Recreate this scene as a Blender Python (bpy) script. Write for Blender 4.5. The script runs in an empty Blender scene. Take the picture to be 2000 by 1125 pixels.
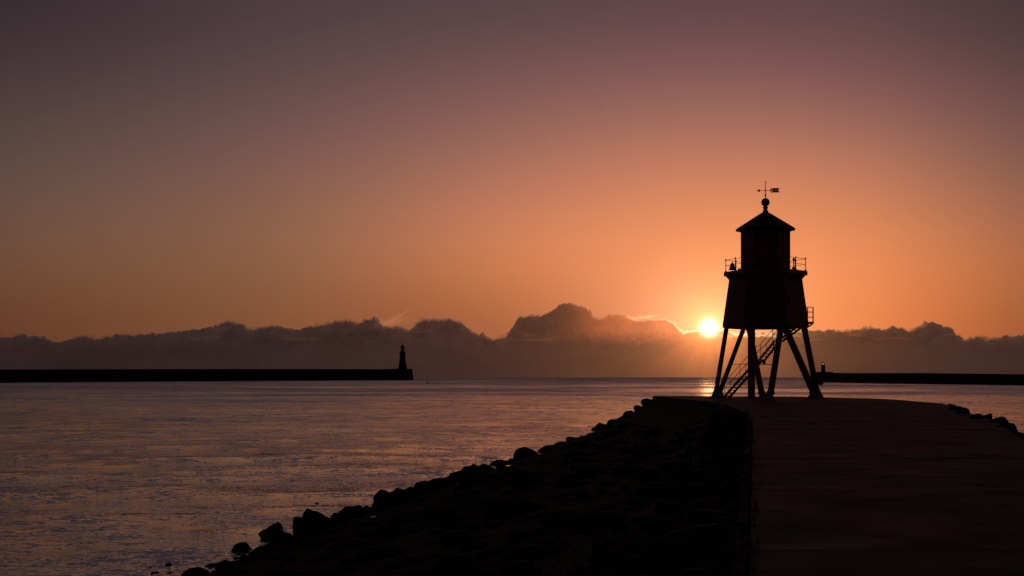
import bpy, bmesh, math, random
import numpy as np
from mathutils import Vector, Matrix, noise as mnoise

S = bpy.context.scene
C = S.collection
FX = 2600.0          # focal length in photo pixels (2000 px wide)
EYE = 1.6            # camera height over the groyne deck
YH = 733.7           # photo row of eye level
WZ = -3.4            # water level
R_EARTH = 6371000.0

# ------------------------------------------------------------------ camera
cam = bpy.data.cameras.new('camera')
cam.sensor_width = 36.0
cam.lens = 36.0 * FX / 2000.0
cam.shift_y = (YH - 562.5) / 2000.0
cam.clip_start = 0.1
cam.clip_end = 60000.0
camo = bpy.data.objects.new('camera', cam)
C.objects.link(camo)
camo.location = (0, 0, EYE)
camo.rotation_euler = (math.radians(90), 0, 0)
S.camera = camo

S.view_settings.view_transform = 'Standard'
S.view_settings.look = 'None'
S.view_settings.exposure = 0.0
S.view_settings.gamma = 1.0
S.cycles.sample_clamp_indirect = 2.0
S.cycles.sample_clamp_direct = 6.0
S.cycles.max_bounces = 5
S.cycles.caustics_reflective = False

# ------------------------------------------------------------------ sun
SUN_AZ = math.atan((1385 - 1000) / FX)
SUN_EL = math.atan((YH - 640) / FX * math.cos(SUN_AZ))
sund = Vector((math.sin(SUN_AZ) * math.cos(SUN_EL), math.cos(SUN_AZ) * math.cos(SUN_EL), math.sin(SUN_EL)))
sl = bpy.data.lights.new('sun', 'SUN')
sl.energy = 0.015
sl.angle = math.radians(0.53)
sl.color = (1.0, 0.42, 0.15)
so = bpy.data.objects.new('sun', sl)
C.objects.link(so)
so.rotation_euler = (-sund).to_track_quat('-Z', 'Y').to_euler()

# ------------------------------------------------------------------ world sky
def s2l(c):
    return tuple(((v / 255.0) / 12.92 if v / 255.0 <= 0.04045 else (((v / 255.0) + 0.055) / 1.055) ** 2.4) for v in c)

W = bpy.data.worlds.new('World')
S.world = W
W.use_nodes = True
NT = W.node_tree
NT.nodes.clear()

class G:
    """small node-graph helper"""
    def __init__(s, nt): s.nt = nt
    def n(s, t, **kw):
        x = s.nt.nodes.new(t)
        for k, v in kw.items(): setattr(x, k, v)
        return x
    def put(s, sock, v):
        if hasattr(v, 'links'): s.nt.links.new(v, sock)
        else: sock.default_value = v
    def m(s, op, a, b=None, c=None, clamp=False):
        x = s.n('ShaderNodeMath', operation=op, use_clamp=clamp)
        s.put(x.inputs[0], a)
        if b is not None: s.put(x.inputs[1], b)
        if c is not None: s.put(x.inputs[2], c)
        return x.outputs[0]
    def vm(s, op, a, b=None):
        x = s.n('ShaderNodeVectorMath', operation=op)
        s.put(x.inputs[0], a)
        if b is not None: s.put(x.inputs[1], b)
        return x.outputs['Value'] if op in ('DOT_PRODUCT', 'LENGTH') else x.outputs[0]
    def scale(s, a, f):
        x = s.n('ShaderNodeVectorMath', operation='SCALE')
        s.put(x.inputs[0], a); s.put(x.inputs['Scale'], f)
        return x.outputs[0]
    def mr(s, v, a, b, c=0.0, d=1.0, kind='LINEAR'):
        x = s.n('ShaderNodeMapRange', interpolation_type=kind, clamp=True)
        s.put(x.inputs[0], v); s.put(x.inputs[1], a); s.put(x.inputs[2], b); s.put(x.inputs[3], c); s.put(x.inputs[4], d)
        return x.outputs[0]
    def mix(s, f, a, b, blend='MIX'):
        x = s.n('ShaderNodeMix', data_type='RGBA', blend_type=blend)
        s.put(x.inputs[0], f)
        for sock, v in ((x.inputs[6], a), (x.inputs[7], b)):
            if not hasattr(v, 'links'): v = (v[0], v[1], v[2], 1.0)
            s.put(sock, v)
        return x.outputs[2]
    def ramp(s, f, stops, interp='LINEAR'):
        x = s.n('ShaderNodeValToRGB')
        cr = x.color_ramp; cr.interpolation = interp
        while len(cr.elements) < len(stops): cr.elements.new(0.5)
        for e, (p, c) in zip(cr.elements, stops):
            e.position = p; e.color = (c[0], c[1], c[2], 1)
        s.put(x.inputs[0], f)
        return x.outputs[0]
    def noise(s, vec, scale, detail=4, rough=0.5, dist=0.0):
        x = s.n('ShaderNodeTexNoise')
        s.put(x.inputs['Vector'], vec)
        x.inputs['Scale'].default_value = scale
        x.inputs['Detail'].default_value = detail
        x.inputs['Roughness'].default_value = rough
        x.inputs['Distortion'].default_value = dist
        return x.outputs[0]

g = G(NT)
tc = g.n('ShaderNodeTexCoord')
sep = g.n('ShaderNodeSeparateXYZ')
NT.links.new(tc.outputs['Generated'], sep.inputs[0])
dirv = tc.outputs['Generated']
X_, Y_, Z_ = sep.outputs
az = g.m('ARCTAN2', X_, Y_)
el = g.m('ARCSINE', g.m('MINIMUM', g.m('MAXIMUM', Z_, -1.0), 1.0))

# measured colours of the sky: columns by photo x, rows by photo y
SKY = {
    -300: {0: (48, 40, 43), 300: (78, 62, 57), 500: (92, 66, 50), 640: (80, 48, 34)},
    0:    {0: (53, 42, 46), 200: (80, 63, 60), 300: (92, 73, 64), 400: (104, 78, 65), 500: (113, 79, 58), 550: (112, 76, 53), 640: (98, 58, 38)},
    500:  {0: (72, 57, 60), 200: (103, 77, 73), 300: (120, 87, 77), 400: (135, 96, 76), 500: (141, 97, 69), 550: (136, 92, 63), 640: (128, 78, 48)},
    1000: {0: (84, 64, 66), 100: (108, 78, 76), 200: (133, 92, 83), 300: (163, 108, 90), 400: (194, 121, 90), 500: (215, 130, 82), 560: (200, 116, 68), 640: (160, 88, 50)},
    1385: {0: (90, 64, 69), 100: (120, 82, 80), 200: (147, 100, 88), 300: (188, 119, 92), 400: (220, 132, 88), 480: (232, 138, 78), 560: (235, 138, 75), 640: (225, 122, 62)},
    1700: {0: (87, 63, 65), 200: (138, 92, 84), 300: (172, 113, 90), 400: (206, 126, 84), 500: (228, 135, 79), 550: (232, 134, 74), 640: (225, 120, 58)},
    2000: {0: (70, 52, 54), 200: (110, 78, 72), 300: (130, 90, 77), 400: (158, 102, 77), 500: (180, 108, 69), 550: (184, 107, 63), 640: (158, 86, 46)},
    2400: {0: (62, 48, 50), 300: (98, 72, 63), 500: (125, 80, 58), 640: (105, 62, 40)},
}
ELMAX = 0.30
xs = sorted(SKY)
els = np.linspace(0, ELMAX, 16)
cols_az, cols = [], []
for x in xs:
    a = math.atan((x - 1000) / FX)
    ys = sorted(SKY[x], reverse=True)
    e = [math.atan((YH - y) / FX * math.cos(a)) for y in ys]
    c = np.array([[math.log(max(v, 1e-4)) for v in s2l(SKY[x][y])] for y in ys])
    cols_az.append(a)
    cols.append(np.stack([np.interp(els, e, c[:, k]) for k in range(3)], 1))
cols = np.array(cols)                       # (ncol, nel, 3) in log
# smooth along elevation
k = np.array([.25, .5, .25])
for _ in range(2):
    p = np.pad(cols, ((0, 0), (1, 1), (0, 0)), mode='edge')
    cols = p[:, :-2] * .25 + p[:, 1:-1] * .5 + p[:, 2:] * .25
# Catmull-Rom across azimuth to a denser set of columns
cols_az = np.array(cols_az)
def hermite(xq):
    i = int(np.clip(np.searchsorted(cols_az, xq) - 1, 0, len(cols_az) - 2))
    def slope(j):
        a, b = max(j - 1, 0), min(j + 1, len(cols_az) - 1)
        return (cols[b] - cols[a]) / (cols_az[b] - cols_az[a])
    h = cols_az[i + 1] - cols_az[i]; t = (xq - cols_az[i]) / h
    return ((2*t**3 - 3*t**2 + 1) * cols[i] + (t**3 - 2*t**2 + t) * h * slope(i)
            + (-2*t**3 + 3*t**2) * cols[i + 1] + (t**3 - t**2) * h * slope(i + 1))
NA = 22
azq = np.linspace(cols_az[0], cols_az[-1], NA)
elf = g.m('DIVIDE', el, ELMAX, clamp=True)
sky = None
for i, a in enumerate(azq):
    c = np.exp(hermite(a)) * np.array([1.0, 0.985, 1.045])
    r = g.ramp(elf, [(float(e / ELMAX), tuple(float(v) for v in cc)) for e, cc in zip(els, c)])
    if sky is None: sky = r
    else: sky = g.mix(g.mr(az, float(azq[i - 1]), float(a)), sky, r)
# upper sky and the side away from the dawn
sky = g.mix(g.mr(el, 0.275, 0.7), sky, s2l((74, 61, 67)))
away = g.mr(g.m('ABSOLUTE', g.m('SUBTRACT', az, SUN_AZ)), 0.50, 1.9, kind='SMOOTHSTEP')
sky = g.mix(away, sky, g.mix(g.mr(el, 0.0, 0.6), s2l((40, 36, 43)), s2l((27, 26, 33))))

# physical twilight sky adds its own faint share
nis = g.n('ShaderNodeTexSky', sky_type='NISHITA', sun_disc=False)
nis.sun_elevation = SUN_EL; nis.sun_rotation = SUN_AZ
nis.air_density = 1.2; nis.dust_density = 2.0

# offset from the sun in photo-pixel-like units
du = g.m('MULTIPLY', g.m('SUBTRACT', az, SUN_AZ), FX)
dv = g.m('MULTIPLY', g.m('SUBTRACT', el, SUN_EL), FX)
rs = g.m('SQRT', g.m('ADD', g.m('MULTIPLY', du, du), g.m('MULTIPLY', dv, dv)))
rw = g.m('SQRT', g.m('ADD', g.m('MULTIPLY', g.m('MULTIPLY', du, du), 0.45), g.m('MULTIPLY', g.m('MULTIPLY', dv, dv), 1.0)))

# cloud bank along the horizon: top profile traced as azimuth / elevation
PROF = [(-400, 668), (-250, 655), (-120, 662), (0, 656), (20, 655), (35, 652), (60, 654), (85, 655), (100, 665), (120, 668), (138, 661), (150, 655), (180, 657), (195, 661), (230, 653), (300, 651), (350, 646), (400, 641), (420, 636), (432, 633), (440, 627), (452, 625), (462, 628), (470, 629), (478, 636), (490, 640), (510, 639), (530, 636), (550, 638), (580, 643), (600, 638), (620, 635), (640, 628), (660, 626), (688, 625), (694, 631), (700, 627), (715, 625), (730, 620), (741, 617), (745, 632), (752, 638), (765, 637), (775, 636), (792, 640), (802, 646), (810, 632), (820, 624), (830, 620), (845, 624), (870, 622), (885, 622), (900, 626), (910, 632), (920, 645), (930, 650), (950, 652), (960, 658), (972, 661), (985, 655), (994, 648), (1002, 636), (1008, 622), (1020, 616), (1040, 615), (1058, 616), (1070, 611), (1082, 604), (1092, 595), (1108, 590), (1122, 592), (1130, 596), (1142, 595), (1152, 603), (1157, 618), (1166, 622), (1180, 618), (1195, 612), (1212, 612), (1228, 616), (1238, 624), (1255, 624), (1270, 622), (1285, 621), (1303, 622), (1312, 628), (1322, 634), (1328, 646), (1350, 646), (1366, 643), (1385, 648), (1405, 643), (1430, 646), (1436, 652), (1460, 650), (1520, 646), (1580, 646), (1620, 644), (1650, 645), (1680, 641), (1700, 637), (1720, 642), (1740, 636), (1755, 640), (1775, 644), (1790, 640), (1800, 631), (1812, 627), (1830, 631), (1845, 637), (1857, 638), (1863, 645), (1870, 656), (1885, 662), (1903, 656), (1914, 653), (1922, 660), (1935, 661), (1950, 656), (1975, 655), (2000, 652), (2100, 658), (2250, 650), (2400, 660)]
pa0 = math.atan((PROF[0][0] - 1000) / FX); pa1 = math.atan((PROF[-1][0] - 1000) / FX)
# fine-scale turbulence that jitters where the profile is looked up
nzv = g.scale(dirv, 1.0)
jx = g.m('MULTIPLY', g.m('SUBTRACT', g.noise(dirv, 230, 3), 0.5), 0.0048)
azj = g.m('ADD', az, jx)
pts = []
for x, y in PROF:
    a = math.atan((x - 1000) / FX)
    pts.append(((a - pa0) / (pa1 - pa0), math.atan((YH - y) / FX * math.cos(a)) / 0.08))
def profile(azv):
    fc = g.n('ShaderNodeFloatCurve')
    cu = fc.mapping.curves[0]
    while len(cu.points) < len(pts): cu.points.new(0.5, 0.5)
    for p, (a, b) in zip(cu.points, pts):
        p.location = (a, b); p.handle_type = 'VECTOR'
    fc.mapping.update()
    g.put(fc.inputs[1], g.m('DIVIDE', g.m('SUBTRACT', azv, pa0), pa1 - pa0, clamp=True))
    return g.m('MULTIPLY', fc.outputs[0], 0.08)
prof = profile(azj)
tosun = g.m('SIGN', g.m('SUBTRACT', SUN_AZ, az))
prof2 = profile(g.m('ADD', azj, g.m('MULTIPLY', tosun, 0.0030)))
facing = g.mr(g.m('SUBTRACT', prof, prof2), -0.0002, 0.0024)
v = g.n('ShaderNodeTexVoronoi', feature='SMOOTH_F1')
v.inputs['Scale'].default_value = 210
v.inputs['Smoothness'].default_value = 0.4
NT.links.new(dirv, v.inputs['Vector'])
puff = g.m('MULTIPLY', g.m('SUBTRACT', 0.42, v.outputs['Distance']), 0.0022)
fine = g.m('MULTIPLY', g.m('SUBTRACT', g.noise(dirv, 330, 7, 0.68), 0.5), 0.0056)
top = g.m('ADD', prof, g.m('ADD', puff, fine))
below = g.m('SUBTRACT', top, el)                    # > 0 inside the bank
soft = g.mr(g.noise(dirv, 38, 3), 0.35, 0.68, 0.0003, 0.0024)
cmask = g.mr(below, g.m('MULTIPLY', soft, -0.7), soft, kind='SMOOTHSTEP')
def azp_el(y): return math.atan((YH - y) / FX)
# colour of the bank, by azimuth
def azp(x): return math.atan((x - 1000) / FX)
CB = [(-300, (44, 33, 33)), (0, (50, 37, 37)), (300, (50, 38, 37)), (500, (53, 39, 38)), (750, (59, 41, 39)), (900, (64, 43, 39)), (1050, (71, 45, 38)),
      (1200, (84, 50, 37)), (1385, (88, 50, 36)), (1560, (86, 52, 38)), (1700, (76, 47, 38)), (1850, (64, 45, 39)), (2000, (60, 43, 38)), (2400, (48, 36, 35))]
a0, a1 = azp(-300), azp(2400)
bank = g.ramp(g.m('DIVIDE', g.m('SUBTRACT', az, a0), a1 - a0, clamp=True), [((azp(x) - a0) / (a1 - a0), s2l(c)) for x, c in CB])
bm = g.n('ShaderNodeMapping'); bm.inputs['Scale'].default_value = (1, 1, 5)
NT.links.new(dirv, bm.inputs['Vector'])
tex = g.m('MULTIPLY_ADD', g.noise(bm.outputs[0], 14, 5, 0.55), 0.60, 0.70)
lump = g.m('MULTIPLY', g.m('SUBTRACT', g.noise(dirv, 95, 5, 0.6, 0.5), 0.5), g.mr(el, azp_el(690), azp_el(655), 0.15, 1.3))
tex = g.m('ADD', tex, lump)
lum = g.m('MULTIPLY', tex, g.mr(below, 0.0, 0.010, 1.22, 1.0))
bank = g.scale(bank, g.m('MULTIPLY', lum, 0.88))
bank = g.scale(bank, g.m('SUBTRACT', 1.0, g.m('MULTIPLY', away, 0.55)))
# thin sunlit cloud left of the sun lets the glow through above the solid bank
thin = g.m('MULTIPLY', g.mr(g.m('ADD', el, g.m('MULTIPLY', fine, 2.5)), azp_el(680), azp_el(636), kind='SMOOTHSTEP'), g.mr(g.m('ABSOLUTE', g.m('SUBTRACT', az, math.atan(270/FX))), 0.012, 0.080, 0.74, 0.0, kind='SMOOTHSTEP'))
thin = g.m('MULTIPLY', thin, g.mr(g.noise(dirv, 55, 5, 0.6), 0.30, 0.62, 0.62, 1.0), clamp=True)
veil = g.vm('MULTIPLY', sky, (1.06, 0.75, 0.50))
bm2 = g.n('ShaderNodeMapping'); bm2.inputs['Scale'].default_value = (1, 1, 9)
NT.links.new(dirv, bm2.inputs['Vector'])
strk = g.m('MULTIPLY', g.mr(g.noise(bm2.outputs[0], 26, 5, 0.6), 0.54, 0.74), g.mr(g.m('ABSOLUTE', g.m('SUBTRACT', el, azp_el(656))), 0.0, 0.010, 1.0, 0.0, kind='SMOOTHSTEP'))
bank = g.mix(g.m('MULTIPLY', strk, 0.20), bank, sky)
bank = g.mix(thin, bank, veil)
col = g.mix(cmask, sky, bank)
cmask = g.m('MULTIPLY', cmask, g.m('SUBTRACT', 1.0, g.m('MULTIPLY', thin, 0.6)))

# glow of the low sun through the haze in front of sky and cloud
def expo(r, k): return g.m('EXPONENT', g.m('DIVIDE', r, -k))
def gauss(r, k): return g.m('EXPONENT', g.m('MULTIPLY', g.m('MULTIPLY', r, r), -1.0 / (k * k)))
g1 = g.scale(g.n('ShaderNodeRGB').outputs[0], 1.0)
def rgb(c):
    x = g.n('ShaderNodeCombineXYZ')
    for i in range(3): x.inputs[i].default_value = c[i]
    return x.outputs[0]
glow = g.scale(rgb((0.42, 0.31, 0.205)), g.m('MULTIPLY', expo(rw, 95), g.m('SUBTRACT', 1.0, g.m('MULTIPLY', cmask, 0.82))))
# crepuscular rays in the haze below the sun
rv = g.n('ShaderNodeCombineXYZ'); NT.links.new(g.m('DIVIDE', du, g.m('ADD', rs, 1.0)), rv.inputs[0]); NT.links.new(g.m('DIVIDE', dv, g.m('ADD', rs, 1.0)), rv.inputs[1])
rays = g.m('MULTIPLY', g.mr(g.noise(rv.outputs[0], 3.2, 3, 0.6), 0.32, 0.68, -0.11, 0.15), g.m('MULTIPLY', cmask, g.mr(rs, 12, 45)))
glow = g.vm('ADD', glow, g.scale(rgb((2.3, 0.62, 0.14)), g.m('MULTIPLY', expo(rs, 40), g.m('ADD', 1.0, rays))))
glow = g.vm('ADD', glow, g.scale(rgb((6.0, 4.4, 2.8)), gauss(rs, 12.0)))
glow = g.vm('ADD', glow, g.scale(rgb((0.11, 0.036, 0.009)), g.m('MULTIPLY', expo(rw, 120), g.m('ADD', 1.0, rays))))
col = g.vm('ADD', col, glow)
# silver lining where the bank's edge is thin near the sun
edge = g.mr(g.m('ABSOLUTE', g.m('SUBTRACT', below, 0.0006)), 0.0, 0.0011, 1.0, 0.0, kind='SMOOTHSTEP')
rim = g.m('MULTIPLY', edge, g.m('ADD', g.m('MULTIPLY', gauss(rs, 95), 1.15), g.m('MULTIPLY', expo(rs, 260), 0.10)))
col = g.vm('ADD', col, g.scale(rgb((1.0, 0.60, 0.32)), rim))
rim2 = g.m('MULTIPLY', g.mr(g.m('ABSOLUTE', g.m('SUBTRACT', below, 0.0010)), 0.0, 0.0022, 1.0, 0.0), g.m('MULTIPLY', facing, g.mr(g.m('ABSOLUTE', g.m('SUBTRACT', az, SUN_AZ)), 0.05, 0.45, 1.0, 0.25)))
col = g.vm('ADD', col, g.scale(rgb((0.22, 0.075, 0.035)), rim2))
# small torn wisps above the bank
for (wx, wy, wl, wt, ang, c) in ((762, 630, 26, 7, 10, (.10, .038, .022)), (778, 618, 18, 3.0, 30, (.085, .03, .018)), (1262, 619, 22, 2.5, 5, (.5, .25, .11)), (1235, 622, 14, 2.5, -20, (.3, .14, .06)), (1475, 655, 60, 3, 0, (.75, .42, .2))):
    wa = azp(wx); we = math.atan((YH - wy) / FX * math.cos(wa))
    uu = g.m('MULTIPLY', g.m('SUBTRACT', azj, wa), FX); vv = g.m('MULTIPLY', g.m('SUBTRACT', g.m('ADD', el, fine), we), FX)
    ca, sa = math.cos(math.radians(ang)), math.sin(math.radians(ang))
    p1 = g.m('DIVIDE', g.m('ADD', g.m('MULTIPLY', uu, ca), g.m('MULTIPLY', vv, sa)), wl)
    p2 = g.m('DIVIDE', g.m('SUBTRACT', g.m('MULTIPLY', vv, ca), g.m('MULTIPLY', uu, sa)), wt)
    q = g.m('EXPONENT', g.m('MULTIPLY', g.m('ADD', g.m('MULTIPLY', p1, p1), g.m('MULTIPLY', p2, p2)), -1.0))
    col = g.vm('ADD', col, g.scale(rgb(c), q))
# fade the ground half
col = g.scale(col, g.mr(el, -0.02, -0.2, 1.0, 0.25))

bg = g.n('ShaderNodeBackground'); NT.links.new(col, bg.inputs[0]); bg.inputs[1].default_value = 1.0
bg2 = g.n('ShaderNodeBackground'); NT.links.new(nis.outputs[0], bg2.inputs[0]); bg2.inputs[1].default_value = 0.0005
add = g.n('ShaderNodeAddShader'); NT.links.new(bg.outputs[0], add.inputs[0]); NT.links.new(bg2.outputs[0], add.inputs[1])
out = g.n('ShaderNodeOutputWorld'); NT.links.new(add.outputs[0], out.inputs[0])
W.cycles.sampling_method = 'MANUAL'
W.cycles.sample_map_resolution = 2048

# ------------------------------------------------------------------ materials
def material(name, base, rough=0.7, var=0.3, scale=3.0, bump=0.0, bscale=20.0, metallic=0.0, stretch=(1, 1, 1), ridges=None, spec=0.5):
    m = bpy.data.materials.new(name); m.use_nodes = True
    nt = m.node_tree; q = G(nt)
    b = nt.nodes['Principled BSDF']
    t = q.n('ShaderNodeTexCoord'); mp = q.n('ShaderNodeMapping'); mp.inputs['Scale'].default_value = stretch
    nt.links.new(t.outputs['Object'], mp.inputs['Vector'])
    n1 = q.noise(mp.outputs[0], scale, 6, 0.6)
    f = q.mr(n1, 0.3, 0.7, 1.0 - var, 1.0 + var)
    c = q.scale(rgb_in(q, base), f)
    nt.links.new(c, b.inputs['Base Color'])
    rr = q.mr(q.noise(mp.outputs[0], scale * 2.3, 3), 0.3, 0.7, max(rough - 0.12, 0.03), min(rough + 0.12, 1.0))
    nt.links.new(rr, b.inputs['Roughness'])
    b.inputs['Metallic'].default_value = metallic
    b.inputs['Specular IOR Level'].default_value = spec
    if bump or ridges:
        h = q.m('MULTIPLY', q.noise(mp.outputs[0], bscale, 5, 0.6), 1.0)
        bp = q.n('ShaderNodeBump'); bp.inputs['Distance'].default_value = bump if bump else 0.01
        if ridges:
            sp = q.n('ShaderNodeSeparateXYZ'); nt.links.new(t.outputs['Object'], sp.inputs[0])
            an = q.m('ARCTAN2', sp.outputs[1], sp.outputs[0])
            w = q.m('MULTIPLY', q.m('SINE', q.m('MULTIPLY', an, ridges)), 1.0)
            h = q.m('ADD', h, w)
        nt.links.new(h, bp.inputs['Height'])
        nt.links.new(bp.outputs[0], b.inputs['Normal'])
    return m
def rgb_in(q, c):
    x = q.n('ShaderNodeCombineXYZ')
    for i in range(3): x.inputs[i].default_value = c[i]
    return x.outputs[0]

M = {}
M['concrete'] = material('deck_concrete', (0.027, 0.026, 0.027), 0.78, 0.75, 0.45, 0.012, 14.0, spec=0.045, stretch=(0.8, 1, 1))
M['kerb'] = material('kerb_concrete', (0.024, 0.019, 0.017), 0.95, 0.25, 2.0, 0.01, 15, spec=0.04)
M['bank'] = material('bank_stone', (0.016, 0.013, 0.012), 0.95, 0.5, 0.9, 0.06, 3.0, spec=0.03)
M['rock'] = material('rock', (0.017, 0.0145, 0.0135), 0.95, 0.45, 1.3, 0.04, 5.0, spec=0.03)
M['rubble'] = material('rubble', (0.026, 0.021, 0.018), 0.95, 0.5, 2.5, 0.02, 12.0, spec=0.05)
M['grass'] = material('dry_grass', (0.05, 0.038, 0.024), 0.8, 0.4, 3.0, spec=0.2)
M['red'] = material('red_cladding', (0.19, 0.017, 0.010), 0.65, 0.18, 1.2, 0.012, 6.0, ridges=90, spec=0.4)
M['redsteel'] = material('red_steel', (0.26, 0.030, 0.020), 0.55, 0.25, 2.0, 0.004, 18.0, spec=0.4)
M['roof'] = material('roof_lead', (0.045, 0.013, 0.011), 0.8, 0.2, 1.4, 0.006, 7.0, spec=0.1)
M['dark'] = material('dark_iron', (0.045, 0.030, 0.028), 0.55, 0.25, 4.0, 0.003, 25.0, spec=0.4)
M['white'] = material('white_concrete', (0.21, 0.20, 0.20), 0.9, 0.12, 2.0, 0.01, 12.0, spec=0.3)
M['stone'] = material('pier_masonry', (0.030, 0.024, 0.021), 0.9, 0.35, 0.12, 0.05, 0.8, spec=0.1)
M['tower'] = material('tower_stone', (0.060, 0.045, 0.038), 0.9, 0.2, 0.3, 0.02, 1.5, spec=0.15)
M['glass'] = material('window_glass', (0.02, 0.022, 0.025), 0.08, 0.1, 3.0)
M['buoy'] = material('buoy_paint', (0.05, 0.07, 0.035), 0.5, 0.2, 2.0)
def lampmat():
    m = bpy.data.materials.new('lit_lamp'); m.use_nodes = True
    b = m.node_tree.nodes['Principled BSDF']
    b.inputs['Emission Color'].default_value = (1.0, 0.42, 0.16, 1); b.inputs['Emission Strength'].default_value = 1.6
    b.inputs['Base Color'].default_value = (0.6, 0.4, 0.3, 1)
    return m
M['lamp'] = lampmat()
def clearmat():
    m = bpy.data.materials.new('clear_pane'); m.use_nodes = True
    nt = m.node_tree; nt.nodes.clear(); q = G(nt)
    tr = q.n('ShaderNodeBsdfTransparent'); tr.inputs[0].default_value = (.75, .75, .75, 1)
    gl = q.n('ShaderNodeBsdfGlossy'); gl.inputs['Roughness'].default_value = 0.05
    mx = q.n('ShaderNodeMixShader'); mx.inputs[0].default_value = 0.12
    nt.links.new(tr.outputs[0], mx.inputs[1]); nt.links.new(gl.outputs[0], mx.inputs[2])
    o = q.n('ShaderNodeOutputMaterial'); nt.links.new(mx.outputs[0], o.inputs[0])
    return m
M['clear'] = clearmat()

def water_mat():
    m = bpy.data.materials.new('sea_water'); m.use_nodes = True
    nt = m.node_tree; q = G(nt)
    b = nt.nodes['Principled BSDF']
    b.inputs['Base Color'].default_value = (0.022, 0.032, 0.052, 1)
    b.inputs['IOR'].default_value = 1.45
    b.distribution = 'GGX'
    t = q.n('ShaderNodeTexCoord')
    def lay(sx, sy, sc, det, rot=0.0, dist=0.3):
        mp = q.n('ShaderNodeMapping'); mp.inputs['Scale'].default_value = (sx, sy, 1); mp.inputs['Rotation'].default_value = (0, 0, rot)
        nt.links.new(t.outputs['Object'], mp.inputs['Vector'])
        return q.noise(mp.outputs[0], sc, det, 0.55, dist)
    # patches of wind-ruffled and of calmer water
    calm = q.mr(lay(0.45, 1.5, 0.03, 4, 0.25), 0.33, 0.67, 0.55, 1.35, kind='SMOOTHSTEP')
    # wave slopes: two components read straight from noise fields
    def slope(sx, sy, sc, det, rot, amp):
        mp = q.n('ShaderNodeMapping'); mp.inputs['Scale'].default_value = (sx, sy, 1); mp.inputs['Rotation'].default_value = (0, 0, rot)
        nt.links.new(t.outputs['Object'], mp.inputs['Vector'])
        x = q.n('ShaderNodeTexNoise'); nt.links.new(mp.outputs[0], x.inputs['Vector'])
        x.inputs['Scale'].default_value = sc; x.inputs['Detail'].default_value = det; x.inputs['Distortion'].default_value = 0.4
        return q.scale(q.vm('SUBTRACT', x.outputs['Color'], (0.5, 0.5, 0.5)), amp)
    sl3 = q.vm('ADD', q.vm('ADD', q.vm('ADD', q.vm('ADD', slope(0.6, 1.2, 0.05, 3, 0.1, 0.16), slope(0.9, 1.1, 0.16, 3, -0.1, 0.20)), slope(0.8, 1.1, 0.6, 4, 0.15, 0.62)), slope(0.7, 1.3, 2.1, 4, -0.2, 0.68)), slope(0.9, 1.1, 6.0, 3, 0.3, 0.95))
    sp = q.n('ShaderNodeSeparateXYZ'); nt.links.new(t.outputs['Object'], sp.inputs[0])
    # the open water beyond the groyne is rougher than the sheltered shore
    sl3 = q.scale(sl3, q.m('MULTIPLY', calm, q.mr(sp.outputs[1], 50.0, 260.0, 1.15, 2.2)))
    gust = q.mr(lay(0.6, 1.0, 0.012, 6, 0.12, 0.8), 0.36, 0.66, 0.60, 1.55)
    cat = q.mr(lay(0.7, 1.0, 0.06, 5, -0.1, 0.6), 0.35, 0.65, 0.75, 1.3)
    ro = q.m('MULTIPLY', q.m('MULTIPLY', gust, cat), q.mr(sp.outputs[1], 50.0, 420.0, 0.05, 0.30))
    ro = q.m('MULTIPLY', ro, q.mr(sp.outputs[1], 600.0, 1800.0, 1.0, 1.7))
    nt.links.new(ro, b.inputs['Roughness'])
    nrm = q.vm('MULTIPLY', sl3, (0.8, 1.0, 0.0))
    geo = q.n('ShaderNodeNewGeometry')
    nrm = q.vm('NORMALIZE', q.vm('ADD', geo.outputs['Normal'], nrm))
    nt.links.new(nrm, b.inputs['Normal'])
    # added glossy layer: brightens and cools the reflection beyond what plain water gives
    gl = q.n('ShaderNodeBsdfGlossy'); gl.inputs['Color'].default_value = (0.84, 0.95, 1.0, 1)
    nt.links.new(nrm, gl.inputs['Normal']); nt.links.new(ro, gl.inputs['Roughness'])
    mx = q.n('ShaderNodeMixShader'); mx.inputs[0].default_value = 0.40
    om = nt.nodes['Material Output']
    nt.links.new(b.outputs[0], mx.inputs[1]); nt.links.new(gl.outputs[0], mx.inputs[2]); nt.links.new(mx.outputs[0], om.inputs[0])
    return m
M['water'] = water_mat()

# ------------------------------------------------------------------ mesh helpers
def tag(o, label=None, cat=None, group=None, kind=None):
    if label: o['label'] = label
    if cat: o['category'] = cat
    if group: o['group'] = group
    if kind: o['kind'] = kind
    return o

def empty(name, loc, label, cat, group=None):
    o = bpy.data.objects.new(name, None); C.objects.link(o); o.location = loc
    o.empty_display_size = 0.5
    return tag(o, label, cat, group)

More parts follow.
